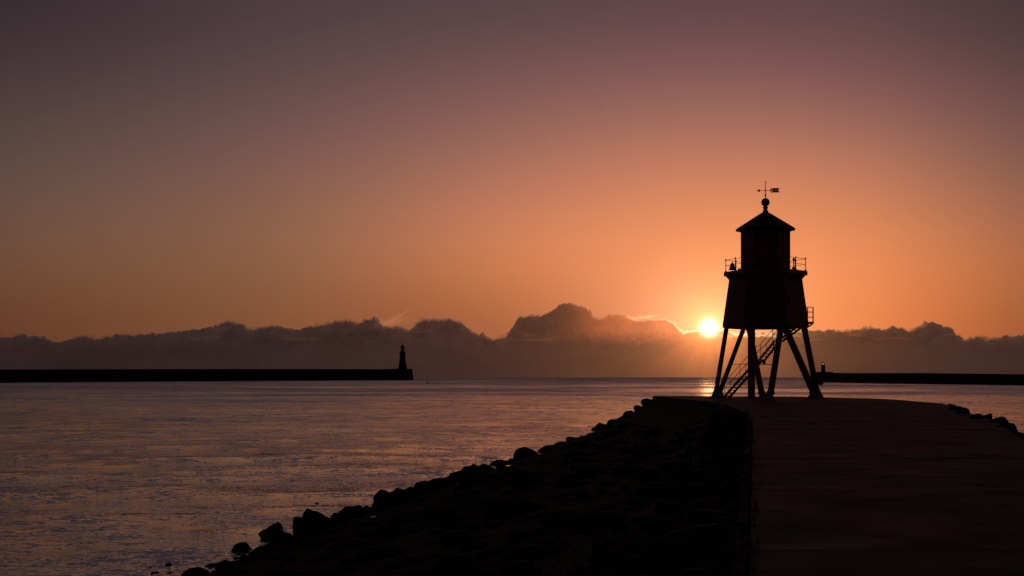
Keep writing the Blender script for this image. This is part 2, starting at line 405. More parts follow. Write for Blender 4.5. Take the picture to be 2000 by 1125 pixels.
class MB:
    def __init__(s): s.v = []; s.f = []
    def add(s, vs, fs):
        k = len(s.v); s.v += [tuple(p) for p in vs]; s.f += [tuple(i + k for i in f) for f in fs]; return s
    def box(s, c, d, rot=None):
        c = Vector(c); hx, hy, hz = d[0] / 2, d[1] / 2, d[2] / 2
        vs = [Vector((x, y, z)) for x in (-hx, hx) for y in (-hy, hy) for z in (-hz, hz)]
        if rot is not None: vs = [rot @ p for p in vs]
        return s.add([c + p for p in vs], [(0, 1, 3, 2), (4, 6, 7, 5), (0, 4, 5, 1), (2, 3, 7, 6), (0, 2, 6, 4), (1, 5, 7, 3)])
    def bar(s, a, b, w, h):
        """rectangular bar from a to b, width w sideways, height h"""
        a, b = Vector(a), Vector(b); d = (b - a).normalized()
        side = d.cross(Vector((0, 0, 1)))
        side = side.normalized() if side.length > 1e-4 else Vector((1, 0, 0))
        up = side.cross(d).normalized()
        vs = [p + side * sx * w / 2 + up * sz * h / 2 for p in (a, b) for sx, sz in ((-1, -1), (1, -1), (1, 1), (-1, 1))]
        return s.add(vs, [(0, 3, 2, 1), (4, 5, 6, 7), (0, 1, 5, 4), (1, 2, 6, 5), (2, 3, 7, 6), (3, 0, 4, 7)])
    def tube(s, a, b, r0, r1=None, n=12):
        r1 = r0 if r1 is None else r1
        a, b = Vector(a), Vector(b); d = (b - a).normalized()
        side = d.cross(Vector((0, 0, 1)))
        side = side.normalized() if side.length > 1e-4 else Vector((1, 0, 0))
        up = side.cross(d).normalized()
        vs = [p + (side * math.cos(2*math.pi*i/n) + up * math.sin(2*math.pi*i/n)) * r for p, r in ((a, r0), (b, r1)) for i in range(n)]
        fs = [(i, (i+1) % n, (i+1) % n + n, i + n) for i in range(n)] + [tuple(range(n))[::-1], tuple(range(n, 2*n))]
        return s.add(vs, fs)
    def lathe(s, prof, n=24, c=(0, 0), ph=0.0, caps=True):
        vs = [(c[0] + r * math.cos(2*math.pi*i/n + ph), c[1] + r * math.sin(2*math.pi*i/n + ph), z) for r, z in prof for i in range(n)]
        fs = []
        for j in range(len(prof) - 1):
            for i in range(n):
                a, b = j*n + i, j*n + (i+1) % n
                fs.append((a, b, b + n, a + n))
        if caps: fs += [tuple(range(n))[::-1], tuple(range((len(prof)-1)*n, len(prof)*n))]
        return s.add(vs, fs)
    def path(s, pts, r, n=8):
        for a, b in zip(pts[:-1], pts[1:]): s.tube(a, b, r, r, n)
        return s
    def prism(s, poly, z0, z1):
        n = len(poly)
        vs = [(x, y, z0) for x, y in poly] + [(x, y, z1) for x, y in poly]
        return s.add(vs, [tuple(range(n))[::-1], tuple(range(n, 2*n))] + [(i, (i+1) % n, (i+1) % n + n, i + n) for i in range(n)])
    def build(s, name, mat, parent=None, smooth=False, bevel=0.0):
        me = bpy.data.meshes.new(name); me.from_pydata(s.v, [], s.f); me.materials.append(mat)
        bm = bmesh.new(); bm.from_mesh(me)
        bmesh.ops.recalc_face_normals(bm, faces=bm.faces)
        if smooth:
            for f in bm.faces: f.smooth = True
            for e in bm.edges:
                if len(e.link_faces) == 2 and e.calc_face_angle(0) > 0.7: e.smooth = False
        bm.to_mesh(me); bm.free()
        o = bpy.data.objects.new(name, me); C.objects.link(o)
        if parent: o.parent = parent
        if bevel:
            md = o.modifiers.new('bevel', 'BEVEL'); md.width = bevel; md.segments = 2; md.limit_method = 'ANGLE'
        return o

def P(px, d, z=0.0):
    """world point seen at photo column px, depth d"""
    return Vector(((px - 1000) / FX * d, d, z))
K = 472 / FX
def GX(X, d): return X + K * d       # groyne coordinates -> world x

# ------------------------------------------------------------------ water
def make_water():
    na, nr = 1080, 420
    r = np.concatenate([[0.0], np.geomspace(6.0, 30000.0, nr)])
    a = np.linspace(0, 2*np.pi, na, endpoint=False)
    R, A = np.meshgrid(r[1:], a, indexing='ij')
    x, y = R * np.sin(A), R * np.cos(A)
    rng = np.random.RandomState(5)
    z = np.zeros_like(x)
    for i in range(26):
        lam = rng.uniform(2.6, 13.0); th = rng.normal(math.radians(-75), 0.55); ph = rng.uniform(0, 6.28)
        k = 2*np.pi/lam
        fade = np.clip(1.6 - R / (lam * 55.0), 0, 1)
        z += 0.0016 * lam * np.sin(k*(x*np.cos(th) + y*np.sin(th)) + ph) * fade
    z += WZ - R**2 / (2*R_EARTH)
    v = np.stack([x, y, z], -1).reshape(-1, 3)
    v = np.vstack([[0, 0, WZ], v])
    i, j = np.meshgrid(np.arange(nr-1), np.arange(na), indexing='ij')
    p = 1 + i*na + j; q = 1 + i*na + (j+1) % na
    quads = np.stack([p, p+na, q+na, q], -1).reshape(-1, 4)
    tris = np.stack([np.zeros(na, int), 1 + np.arange(na), 1 + (np.arange(na)+1) % na], -1)
    me = bpy.data.meshes.new('water')
    nq, nt = len(quads), len(tris)
    me.vertices.add(len(v)); me.vertices.foreach_set('co', v.astype(np.float32).ravel())
    me.loops.add(nq*4 + nt*3); me.loops.foreach_set('vertex_index', np.concatenate([quads.ravel(), tris.ravel()]).astype(np.int32))
    me.polygons.add(nq + nt)
    me.polygons.foreach_set('loop_start', np.concatenate([np.arange(nq)*4, nq*4 + np.arange(nt)*3]).astype(np.int32))
    me.polygons.foreach_set('use_smooth', np.ones(nq+nt, bool))
    me.update(calc_edges=True); me.validate()
    me.materials.append(M['water'])
    o = bpy.data.objects.new('water', me); C.objects.link(o)
    tag(o, kind='structure')
make_water()

# ------------------------------------------------------------------ groyne: terrain, deck
XL = lambda d: float(np.interp(d, [45, 58, 70, 82, 98, 106], [-.16, -.4, -1.5, -2.8, -6.5, -8.2]))
XR = lambda d: float(np.interp(d, [33, 37, 45, 50, 57.5, 66, 74, 77, 81, 88, 94, 97], [6.7, 7.2, 8.3, 8.8, 9.0, 9.9, 10.7, 10.9, 10.3, 9.7, 8.2, 5.9]))
FARX = [-8.2, -3.9, 1.1, 3.4, 5.9, 8.2, 9.7, 10.3, 10.9]
FARD = [106, 104.6, 103.2, 101.7, 97, 94, 88, 81, 77]
def bank_u(X, d):
    xl, xr = XL(d), XR(min(d, 77.0)) if d < 77 else 10.9
    sl_ = float(np.interp(d, [100, 112, 118], [-14.3, -13.2, -9.0]))
    ul = (xl - X) / max(xl - sl_, 1.0)
    ur = (X - xr) / 4.6
    uf = (d - float(np.interp(X, FARX, FARD))) / 7.0
    if d < 77: uf = -1
    return max(ul, ur, uf), ul
def bank_z(X, d):
    u, ul = bank_u(X, d)
    if u <= 0: return -0.16
    z = -0.16 - 3.24 * (u ** 0.8 if u < 1 else 1 + 0.8*(u-1))
    amp = 0.16 * min(1, u * 5) * (0.5 + 0.9*min(u, 1))
    p = Vector((X*0.9, d*0.9, 3.0))
    z += amp * (mnoise.noise(p) * 1.0 + 0.6*mnoise.noise(p*2.7) + 0.35*abs(mnoise.noise(p*6.0)))
    return z - 0.10*min(1, u*6)
def make_bank():
    ds = np.concatenate([np.arange(-25, 2, 2.0), np.geomspace(2.5, 118, 300)])
    Xs = np.concatenate([np.linspace(-17, -0.16, 84), np.linspace(0.6, 7.2, 8), np.linspace(7.35, 17, 48)])
    v = []
    for d in ds:
        for X in Xs: v.append((GX(X, d), d, bank_z(X, d)))
    n = len(Xs); f = []
    for i in range(len(ds)-1):
        for j in range(n-1):
            a = i*n + j; f.append((a, a+1, a+n+1, a+n))
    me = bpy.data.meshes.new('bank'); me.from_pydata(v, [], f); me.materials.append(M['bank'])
    for p in me.polygons: p.use_smooth = True
    o = bpy.data.objects.new('bank', me); C.objects.link(o)
    tag(o, kind='structure')
make_bank()

def make_deck():
    rnd = random.Random(3)
    mb = MB()
    joints = [-25, -12, -2, 5.8, 12.2, 18.6, 25.6, 32.9, 39.6, 46.0, 52.4, 59.0, 65.5, 72.0, 76.9]
    for d0, d1 in zip(joints[:-1], joints[1:]):
        # two lanes of slabs
        mid = [2.9, 3.6][rnd.random() < .5] if d0 < 50 else 3.3
        for lane in (0,):
            dd = np.linspace(d0 + .012, d1 - .012, 5)
            zz = rnd.uniform(-0.007, 0.007); tl = rnd.uniform(-0.004, 0.004)
            L = [(XL(d) + .13 if lane == 0 else mid + .012) for d in dd]
            Rr = [XR(d) for d in dd]
            vs, fs = [], []
            nx = 9
            for i, d in enumerate(dd):
                for j in range(nx):
                    X = L[i] + (Rr[i]-L[i])*j/(nx-1)
                    vs.append((GX(X, d), d, zz + tl*(i-2) + rnd.uniform(-.0025, .0025)))
            for i in range(4):
                for j in range(nx-1):
                    a = i*nx+j; fs.append((a, a+1, a+nx+1, a+nx))
            # skirts
            k = len(vs); ring = [j for j in range(nx)] + [i*nx+nx-1 for i in range(1, 5)] + [4*nx+j for j in range(nx-2, -1, -1)] + [i*nx for i in range(3, 0, -1)]
            for r in ring: vs.append((vs[r][0], vs[r][1], -0.30))
            for q in range(len(ring)):
                a, b = ring[q], ring[(q+1) % len(ring)]
                fs.append((a, b, k+(q+1) % len(ring), k+q))
            mb.add(vs, fs)
    # rounded head behind and around the light
    poly = [(XL(77)+.16, 76.93), (XL(77)+.0, 76.93)]
    poly = [(XL(d)+.05, d) for d in (76.93, 82, 90, 98, 102, 105.2)] + [(-7.6, 105.8)] + [(x, d) for x, d in zip(FARX[1:], FARD[1:])][:-1] + [(10.85, 76.93)]
    c = (1.5, 88)
    vs = [(GX(*c), c[1], 0.012)] + [(GX(X, d), d, rnd.uniform(-.004, .004)) for X, d in poly] + [(GX(X, d), d, -0.45) for X, d in poly]
    n = len(poly)
    mb.add(vs, [(0, 1+(i+1) % n, 1+i) for i in range(n)] + [(1+i, 1+(i+1) % n, 1+n+(i+1) % n, 1+n+i) for i in range(n)])
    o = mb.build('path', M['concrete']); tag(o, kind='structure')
    # raised kerb along the left edge
    mb = MB(); rnd = random.Random(9)
    d = 3.0
    while d < 62:
        L = 0.95 if d < 30 else 1.9
        e = min(d + L, 62)
        if rnd.random() < .22: d = e; continue
        w = 0.12; z = 0.006 + rnd.uniform(-.012, .012); off = rnd.uniform(-.03, .02)
        for_ = [(XL(d)+off, d+.008), (XL(d)+w+off-.006, d+.008), (XL(e)+w+off-.006, e-.008), (XL(e)+off, e-.008)]
        mb.prism([(GX(X, q), q) for X, q in for_], -0.28, z)
        d = e
    o = mb.build('kerb', M['kerb'], bevel=0.012); tag(o, kind='structure')
make_deck()

# ------------------------------------------------------------------ rocks
def rock_mesh(seed, sub=3, lo=0.50, hi=0.80):
    rnd = random.Random(seed)
    bm = bmesh.new(); bmesh.ops.create_icosphere(bm, subdivisions=sub, radius=1.0)
    planes = []
    for _ in range(rnd.randint(6, 9)):
        n = Vector((rnd.gauss(0, 1), rnd.gauss(0, 1), rnd.gauss(0, .8))).normalized()
        planes.append((n, rnd.uniform(lo, hi)))
    o = Vector((seed*7.3, seed*1.7, 0))
    for v in bm.verts:
        p = v.co.copy()
        for n, h in planes:
            e = p.dot(n) - h
            if e > 0: p -= n * e * 1.0
        p += v.co * (0.09*mnoise.noise(v.co*1.6+o) + 0.06*mnoise.noise(v.co*4+o) + 0.03*mnoise.noise(v.co*9+o))
        v.co = p
    bm.normal_update()
    for f in bm.faces: f.smooth = True
    for e in bm.edges:
        if len(e.link_faces) == 2 and e.calc_face_angle(0) > 0.30: e.smooth = False
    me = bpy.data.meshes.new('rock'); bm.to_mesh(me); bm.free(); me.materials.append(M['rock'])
    zs = [v.co.z for v in me.vertices]; xs_ = [v.co.x for v in me.vertices]
    me['top'] = max(zs); me['half'] = (max(xs_) - min(xs_)) / 2
    return me
RM = [rock_mesh(i+1) for i in range(12)]
rr = random.Random(11)
ROUND = rock_mesh(44, lo=0.80, hi=0.95)
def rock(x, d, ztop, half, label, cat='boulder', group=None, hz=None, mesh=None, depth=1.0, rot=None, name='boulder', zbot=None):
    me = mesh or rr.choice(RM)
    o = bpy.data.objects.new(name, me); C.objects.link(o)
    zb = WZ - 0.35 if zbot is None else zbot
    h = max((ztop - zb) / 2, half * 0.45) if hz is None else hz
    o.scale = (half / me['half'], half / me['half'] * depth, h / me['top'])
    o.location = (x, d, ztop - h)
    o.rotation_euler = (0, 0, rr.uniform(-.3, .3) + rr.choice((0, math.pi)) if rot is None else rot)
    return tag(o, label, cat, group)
def shore_rock(px, ytop, halfpx, label, ybase=None, group=None, X=-13.9, depth=1.0, mesh=None, name='boulder'):
    if ybase: d = (EYE - WZ) * FX / (ybase - YH)
    else: d = -X * FX / (1472 - px)
    z = EYE - (ytop - YH) * d / FX
    return rock((px-1000)/FX*d, d + halfpx/FX*d*.6*(1 if ybase else 0), z, halfpx/FX*d, label, group=group, depth=depth, mesh=mesh, name=name)

shore_rock(527, 1020, 24, 'peaked dark boulder standing alone in the water left of the rocky shore', 1047, mesh=RM[3])
shore_rock(473, 1061, 23, 'low rounded boulder in the water below the peaked one', 1081, mesh=RM[1])
shore_rock(441, 1096, 25, 'flat-topped wet boulder at the water edge beside two larger rocks', 1113, mesh=RM[5])
shore_rock(378, 1111, 33, 'broad low boulder cut by the bottom edge of the picture', 1128, mesh=RM[7])
shore_rock(329, 1100, 11, 'small rounded rock alone in the shallow water near the bottom edge', 1108, name='rock')
shore_rock(290, 1110, 17, 'thin flat rock barely breaking the water near the bottom edge', 1114, name='rock')
shore_rock(304, 1118, 13, 'small rock awash at the bottom edge beside the broad low boulder', 1124, name='rock')
shore_rock(262, 1117, 9, 'leftmost tiny rock tip showing above the shallow water', 1121, name='rock')
shore_rock(617, 981, 6, 'tiny lone rock tip out in the water off the left shore', 984.5, name='rock')
shore_rock(1026, 873, 24, 'big rounded boulder humped above the middle of the left waterline', mesh=ROUND, X=-13.9)
shore_rock(1059, 871.5, 10, 'thin flat rock just right of the big rounded boulder', X=-14.3, name='rock')
shore_rock(616, 994, 31, 'large sloping boulder with a sharp right shoulder on the left shore', mesh=RM[8])
shore_rock(690, 986, 24, 'rounded boulder between two larger boulders on the lower left shore', mesh=RM[4])
shore_rock(757, 956, 27, 'square-shouldered boulder stepping up from the lower left shore', mesh=RM[6])
shore_rock(815, 941, 9, 'small pointed rock standing up from the smooth run of the left shore', name='rock')
shore_rock(491, 1083, 26, 'dark boulder on the shore just behind the flat-topped wet boulder', X=-13.4)
WG = 'boulders along the left waterline'
WLAB = 'dark armour boulder in the packed line along the left waterline'
for px, yt, hp in ((512, 1068, 18), (560, 1037, 20), (586, 1010, 14), (655, 1001, 16), (670, 996, 12), (722, 987, 14), (742, 970, 15), (785, 953, 19), (800, 950, 14), (838, 935, 17), (862, 932, 20), (884, 927, 15),
                   (900, 914, 17), (916, 908, 15), (933, 904, 13), (952, 904, 14), (975, 896, 13), (991, 897, 10), (1003, 892, 8), (1078, 867, 14), (1096, 861, 11), (1122, 851, 14), (1141, 849, 12), (1154, 846, 9), (1176, 833.5, 16), (1196, 827, 14),
                   (417, 1116, 15), (460, 1104, 20), (535, 1058, 20), (545, 1046, 13), (770, 958, 15)):
    shore_rock(px, yt + (1.5 if px > 830 else 0), hp*(1.4 if px > 830 else 1.1), WLAB, group=WG)
# boulders covering the slope, kept under the line of sight to the shore
SG = 'boulders bedded in the dark left slope'
SLAB = 'unlit boulder bedded in the dark left slope between path and waterline'
cnt = 0; placed = []
tries = 0
while cnt < 170 and tries < 9000:
    tries += 1
    d = 9 * (112/9) ** rr.random(); X = rr.uniform(-14.2, XL(d) - 2.6)
    s = rr.choice((rr.uniform(.3, .6), rr.uniform(.6, 1.3))) * (0.55 + 0.45*min(1, abs(X)/9))
    if any((X-a)**2 + (d-b)**2 < (0.8*(s+c))**2 for a, b, c in placed): continue
    z = bank_z(X, d)
    ztop = z + s * rr.uniform(0.15, 0.38)
    wx = GX(X, d); px = 1000 + wx/d*FX
    if px < -60 or px > 1500: continue
    ytop = YH + (EYE - ztop) / d * FX
    lim = np.interp(px, [200, 350, 440, 520, 600, 700, 800, 900, 1000, 1100, 1200, 1240, 1268], [1180, 1122, 1100, 1068, 1014, 994, 952, 918, 897, 865, 826, 804, 778])
    if ytop - 3 < lim: continue
    rock(wx, d, ztop, s, SLAB, group=SG, zbot=z - s*0.5)
    placed.append((X, d, s)); cnt += 1
# edge of the head above the slope
HG = 'stones edging the far left corner of the groyne head'
for X, d, zt, s in ((-8.5, 105.5, -.08, .55), (-9.1, 106, -.62, .6), (-9.8, 105.8, -1.05, .7), (-10.5, 106, -1.35, .6), (-11.2, 106.5, -1.75, .75), (-12.1, 107, -2.05, .7)):
    rock(GX(X, d), d, zt - .12, s*.85, 'dark stone in the ragged left edge of the groyne head', group=HG, zbot=zt-1.6*s)
# right-hand edge rocks
def edge_rock(px, ytop, halfpx, d, label, mesh=None, name='boulder', group=None, drop=1.0):
    z = EYE - (ytop - YH) * d / FX; h = halfpx/FX*d
    return rock((px-1000)/FX*d, d, z, h, label, mesh=mesh, zbot=z - 2*h*drop, name=name, group=group)
edge_rock(1954, 813, 19, 50, 'big round boulder bulging from the right edge of the groyne', ROUND, drop=1.15)
edge_rock(1928, 807, 10, 51, 'small upright block with a pointed top beside the big round boulder', RM[9], drop=1.4)
edge_rock(1897, 812, 18, 52, 'flat slab boulder between the path and the upright block', RM[7], drop=.9)
edge_rock(1872, 800, 12, 56, 'rounded stone where the right edge of the path drops away', RM[5], drop=1.6)
edge_rock(1860, 793, 10, 62, 'low stone at the bend of the right edge of the path', RM[0], drop=1.6)
edge_rock(1980, 847, 10, 47, 'smaller boulder below and right of the big round boulder', RM[4], drop=1.8)
edge_rock(1996, 860, 12, 44, 'low boulder cut by the right edge of the picture', RM[6], drop=1.6)
edge_rock(1962, 826, 12, 48, 'squat stone tucked under the right side of the big round boulder', RM[3], drop=1.6)
edge_rock(1934, 820, 13, 49, 'half-buried stone between the upright block and the big round boulder', RM[8], drop=1.3)
edge_rock(1884, 810, 11, 54, 'broken stone at the left end of the flat slab boulder', RM[10], drop=1.3)
edge_rock(1910, 811, 20, 49.5, 'long low boulder left of the upright block on the right edge of the groyne', RM[1], drop=1.0)
edge_rock(1974, 836, 15, 46.5, 'blocky boulder below the squat stone at the right end of the groyne edge', RM[11], drop=1.5)
EG = 'small stones along the right edge of the path'
for k_ in range(16):
    d = 36 + k_*2.55 + rr.uniform(-.6, .6); s_ = rr.uniform(.24, .5)
    X = XR(d) + rr.uniform(-.05, .25)
    rock(GX(X, d), d, rr.uniform(-.02, .11), s_, 'small dark stone lodged along the right edge of the path', group=EG, zbot=-.45, name='stone')
RG = 'boulders filling the right bank'
placed = []
cnt = 0; tries = 0
while cnt < 46 and tries < 4000:
    tries += 1
    d = rr.uniform(16, 78); X = XR(d) + rr.uniform(0.35, 4.2)
    s = rr.uniform(0.4, 0.9)
    if any((X-a)**2 + (d-b)**2 < (0.8*(s+c))**2 for a, b, c in placed): continue
    z = bank_z(X, d); ztop = z + s*rr.uniform(.25, .55)
    wx = GX(X, d); px = 1000 + wx/d*FX; ytop = YH + (EYE - ztop)/d*FX
    pr = px + s/d*FX
    if px > 2060: continue
    lim = np.interp(pr, [1835, 1850, 1865, 1880, 1912, 1940, 1972, 1985, 2000], [788, 791, 798, 808, 813, 817, 840, 852, 863])
    if ytop - 1 < lim: continue
    rock(wx, d, ztop, s, 'unlit boulder in the bank right of the path', group=RG, zbot=z - s*.5)
    placed.append((X, d, s)); cnt += 1

# rubble and grass on the verge left of the kerb
def make_verge():
    rnd = random.Random(21); mb = MB()
    for _ in range(1700):
        d = 7.5 * (70/7.5) ** rnd.random()
        X = XL(d) - abs(rnd.gauss(0, 1.0)) - 0.05 if rnd.random() < .6 else rnd.uniform(-9, XL(d) - .05)
        s = min(.42, .055 * math.exp(rnd.gauss(0, .75)))
        if rnd.random() < .08: X = XL(d) + abs(rnd.gauss(0, .07)); s = min(s, .022)
        z = (bank_z(X, d) if X < XL(d) else 0.0) + s*.2; x = GX(X, d)
        vs = []
        ph = rnd.uniform(0, 6.28)
        for lz, lr in ((-.6, .8), (.25, 1.0), (.7, .55)):
            for i in range(6):
                t = ph + i*math.pi/3
                r = s*lr*rnd.uniform(.75, 1.2)
                vs.append((x + r*1.3*math.cos(t), d + r*math.sin(t), z + lz*s*rnd.uniform(.8, 1.1)))
        fs = [(j*6+i, j*6+(i+1) % 6, j*6+6+(i+1) % 6, j*6+6+i) for j in (0, 1) for i in range(6)] + [tuple(range(12, 18))]
        mb.add(vs, fs)
    o = mb.build('rubble', M['rubble']); tag(o, 'loose stones scattered down the verge left of the path', 'rubble', kind='stuff')
    mb = MB()
    for _ in range(900):
        d = 7.5 * (80/7.5) ** rnd.random()
        X = XL(d) + 0.14 - abs(rnd.gauss(0, 1.3)); x0 = GX(X, d); z = (bank_z(X, d) - .01) if X < XL(d) - .02 else -.02
        for b in range(9):
            a = rnd.uniform(0, 6.28); L = rnd.uniform(.06, .22); w = .006
            bx, by = x0 + rnd.gauss(0, .07), d + rnd.gauss(0, .07)
            lx, ly = math.cos(a)*L*.7, math.sin(a)*L*.7
            px_, py_ = -math.sin(a)*w, math.cos(a)*w
            mb.add([(bx-px_, by-py_, z), (bx+px_, by+py_, z), (bx+lx*.5+px_*.7, by+ly*.5+py_*.7, z+L*.7), (bx+lx*.5-px_*.7, by+ly*.5-py_*.7, z+L*.7), (bx+lx, by+ly, z+L*.85)], [(0, 1, 2, 3), (3, 2, 4)])
    o = mb.build('grass', M['grass']); tag(o, 'sparse dry grass growing in tufts along the verge left of the path', 'grass', kind='stuff')
make_verge()

# ------------------------------------------------------------------ the pile light
LD = 93.9
LP = P(1495, LD, 0.0)
PXM = LD / FX                        # metres per photo pixel at the light
tower = empty('lighthouse', LP, 'dark red lighthouse raised on slanting steel legs at the end of the groyne', 'lighthouse')
tower.rotation_euler = (0, 0, -math.atan(495/FX))
def hexp(R, z, ph=0.0): return [(R*math.cos(math.pi/3*i + ph), R*math.sin(math.pi/3*i + ph), z) for i in range(6)]
HB = 5.02
legs = [((-2.71, 0.05, HB), (-3.52, 1.80, .38), .14), ((-1.55, 2.35, HB), (-3.26, 1.95, .38), .14),
        ((-1.14, -2.3, HB), (-.24, -3.85, .38), .17), ((1.06, -2.3, HB), (.34, -3.85, .38), .18),
        ((1.42, 2.35, HB), (3.40, 1.9, .38), .21), ((2.66, 0.05, HB), (3.62, 1.75, .38), .18)]
for a, b, r in legs:
    r *= 1.22
    q = MB(); q.tube(b, a, r*1.0, r*.95, 14)
    dv_ = (Vector(a)-Vector(b)).normalized()
    q.tube(Vector(b), Vector(b)+dv_*.16, r*1.22, r*1.22, 14)
    q.tube(Vector(a)-dv_*.30, Vector(a)-dv_*.22, r*1.12, r*1.12, 14)
    lg = q.build('leg', M['redsteel'], tower, smooth=True)
for (x, y, w) in ((-3.39, 1.88, .50), (.05, -3.85, .57), (3.53, 1.83, .55)):
    q = MB()
    q.lathe([(w*1.12, -.02), (w*1.05, .06), (w*.86, .22), (w*.72, .38), (w*.66, .46), (w*.60, .48)], 16, (x, y))
    q.build('footing', M['white'], tower, smooth=True)
q = MB(); q.lathe([(.30, 0), (.30, .10), (.255, .12), (.255, 4.75), (.29, 4.78), (.29, 5.0)], 18, (-.95, -1.85)); q.build('column', M['redsteel'], tower, smooth=True)
# tie rods
q = MB()
def legat(i, h):
    a, b, r = legs[i]; t = (h - b[2]) / (a[2] - b[2]); return Vector(b).lerp(Vector(a), t)
q.tube(legat(1, 2.43), legat(3, 2.36), .022, None, 8)
q.tube(legat(3, 2.36), legat(4, 2.40), .0, .0, 6) if False else None
q.build('tie_rod', M['dark'], tower)
# body
q = MB()
n = 6
bz = [(2.93, 4.98), (2.98, 5.02), (2.98, 5.16), (2.955, 5.18), (2.47, 8.40), (2.50, 8.42)]
q.lathe(bz, 6); body = q.build('body', M['red'], tower)
q = MB(); 
for i in range(6):
    t = math.pi/3*i
    q = MB(); q.tube((2.95*math.cos(t), 2.95*math.sin(t), 5.17), (2.49*math.cos(t), 2.49*math.sin(t), 8.40), .045, .045, 8); q.build('corner_trim', M['redsteel'], tower)

# ring beam under the body
q = MB(); hb = hexp(2.66, 4.98)
for i in range(6): q.bar(hb[i], hb[(i+1) % 6], .14, .12)
q.bar((-2.5, 0, 4.98), (2.5, 0, 4.98), .12, .12)
q.build('ring_beam', M['redsteel'], tower)
# window of the body
def face_pt(R, face, along, z):
    a, b = Vector(hexp(R, z)[face]), Vector(hexp(R, z)[(face+1) % 6])
    return a.lerp(b, along)
def window(face, along, z, w, h, R):
    p = face_pt(R, face, along, z); t = math.pi/3*face + math.pi/6
    nrm = Vector((math.cos(t), math.sin(t), .0)); rot = Matrix.Rotation(t, 3, 'Z')
    fr = MB()
    for s in (-1, 1):
        fr.box(p + rot @ Vector((.03, s*w/2, 0)), (.09, .06, h+.06), rot); fr.box(p + rot @ Vector((.032, 0, s*h/2)), (.10, w, .06), rot)
    f = fr.build('window', M['redsteel'], tower)
    pn = MB(); pn.box(p + rot @ Vector((.01, 0, 0)), (.03, w-.06, h-.06), rot)
    pn.build('pane', M['glass'], f)
window(5, .22, 6.9, .34, .42, 2.80)
# gallery
q = MB(); q.lathe([(2.47, 8.30), (2.60, 8.44), (2.74, 8.60), (2.74, 8.62)], 6); q.build('cornice', M['redsteel'], tower)
q = MB(); q.lathe([(2.80, 8.62), (2.90, 8.64), (2.90, 8.90), (2.86, 8.95)], 6); q.build('gallery', M['redsteel'], tower)
q = MB()
rp = []
corner = hexp(2.76, 8.95)
for i in range(6):
    a, b = Vector(corner[i]), Vector(corner[(i+1) % 6]); rp += [a, a.lerp(b, .5)]
for p in rp:
    x, y = p.x, p.y
    q.lathe([(.075, 8.95), (.075, 9.0), (.035, 9.03), (.026, 9.1), (.026, 9.74), (.055, 9.77), (.060, 9.81), (.03, 9.85), (.028, 9.88), (.004, 9.92)], 8, (x, y))
for h, r in ((9.79, .016), (9.40, .014)):
    for i in range(12):
        a, b = rp[i], rp[(i+1) % 12]
        q.tube((a.x, a.y, h), (b.x, b.y, h), r, r, 6)
q.build('railing', M['dark'], tower, smooth=True)
# fog bell and a small fitting at the rail
q = MB(); bx, by = -2.30, -.25
q.lathe([(.265, 9.07), (.255, 9.11), (.19, 9.22), (.165, 9.36), (.155, 9.46), (.10, 9.53), (.045, 9.56), (.045, 9.60), (.03, 9.66)], 20, (bx, by))
bell = q.build('bell', M['dark'], tower, smooth=True)
q = MB(); q.tube((bx, by, 8.95), (bx, by, 9.12), .03, .03, 8); q.build('bell_post', M['dark'], bell)
q = MB(); q.box((1.93, -1.0, 9.05), (.22, .22, .2)); q.tube((1.93, -1.0, 9.1), (1.93, -1.0, 9.6), .035, .035, 8); q.lathe([(.06, 9.6), (.075, 9.64), (.075, 9.74), (.05, 9.79)], 10, (1.93, -1.0)); q.build('light_fitting', M['dark'], tower)
q = MB(); q.box((-1.75, -1.15, 9.02), (.3, .2, .14)); q.build('cable_box', M['dark'], tower)
# lantern room
q = MB(); q.lathe([(1.72, 8.95), (1.72, 9.12), (1.68, 9.14), (1.68, 11.70), (1.74, 11.72), (1.74, 11.86)], 6); lr = q.build('lantern_room', M['red'], tower)
q = MB()
for i in range(6):
    t = math.pi/3*i; q = MB(); q.tube((1.68*math.cos(t), 1.68*math.sin(t), 9.14), (1.68*math.cos(t), 1.68*math.sin(t), 11.70), .035, .035, 8); q.build('corner_trim', M['redsteel'], tower)

q = MB(); t = math.pi/3*4 + math.pi/6
rot = Matrix.Rotation(t, 3, 'Z'); p = face_pt(1.68, 4, .5, 10.0)
q.box(p + Vector((0, -.005, 0)), (.85, .06, 1.75)); dr = q.build('door', M['redsteel'], tower)
q = MB(); q.box(p + Vector((.33, -.06, 0)), (.05, .06, .16)); q.build('handle', M['dark'], dr)
q = MB(); q.lathe([(1.70, 11.78), (2.05, 11.80), (2.07, 11.93), (2.02, 11.97), (1.40, 12.33), (.72, 12.76), (.33, 13.02), (.20, 13.14)], 6); roof = q.build('roof', M['roof'], tower)
q = MB()
for i in range(6):
    t = math.pi/3*i; q.tube((2.0*math.cos(t), 2.0*math.sin(t), 11.97), (.30*math.cos(t), .30*math.sin(t), 13.05), .035, .03, 6)
q.build('roof_hip', M['roof'], roof)
q = MB(); q.lathe([(.30, 12.98), (.24, 13.10), (.17, 13.22), (.13, 13.32), (.135, 13.38), (.19, 13.40), (.20, 13.46), (.15, 13.50), (.13, 13.55), (.17, 13.58), (.25, 13.65), (.29, 13.76), (.295, 13.85), (.27, 13.96), (.20, 14.05), (.10, 14.11), (.03, 14.13), (.03, 14.22), (.06, 14.30), (.05, 14.38), (.025, 14.45)], 20)
fin = q.build('finial', M['dark'], tower, smooth=True)
q = MB(); q.tube((0, 0, 14.40), (0, 0, 15.28), .026, .018, 8); q.lathe([(.03, 15.22), (.036, 15.27), (.01, 15.34)], 8)
q.lathe([(.045, 14.60), (.045, 14.72)], 8)
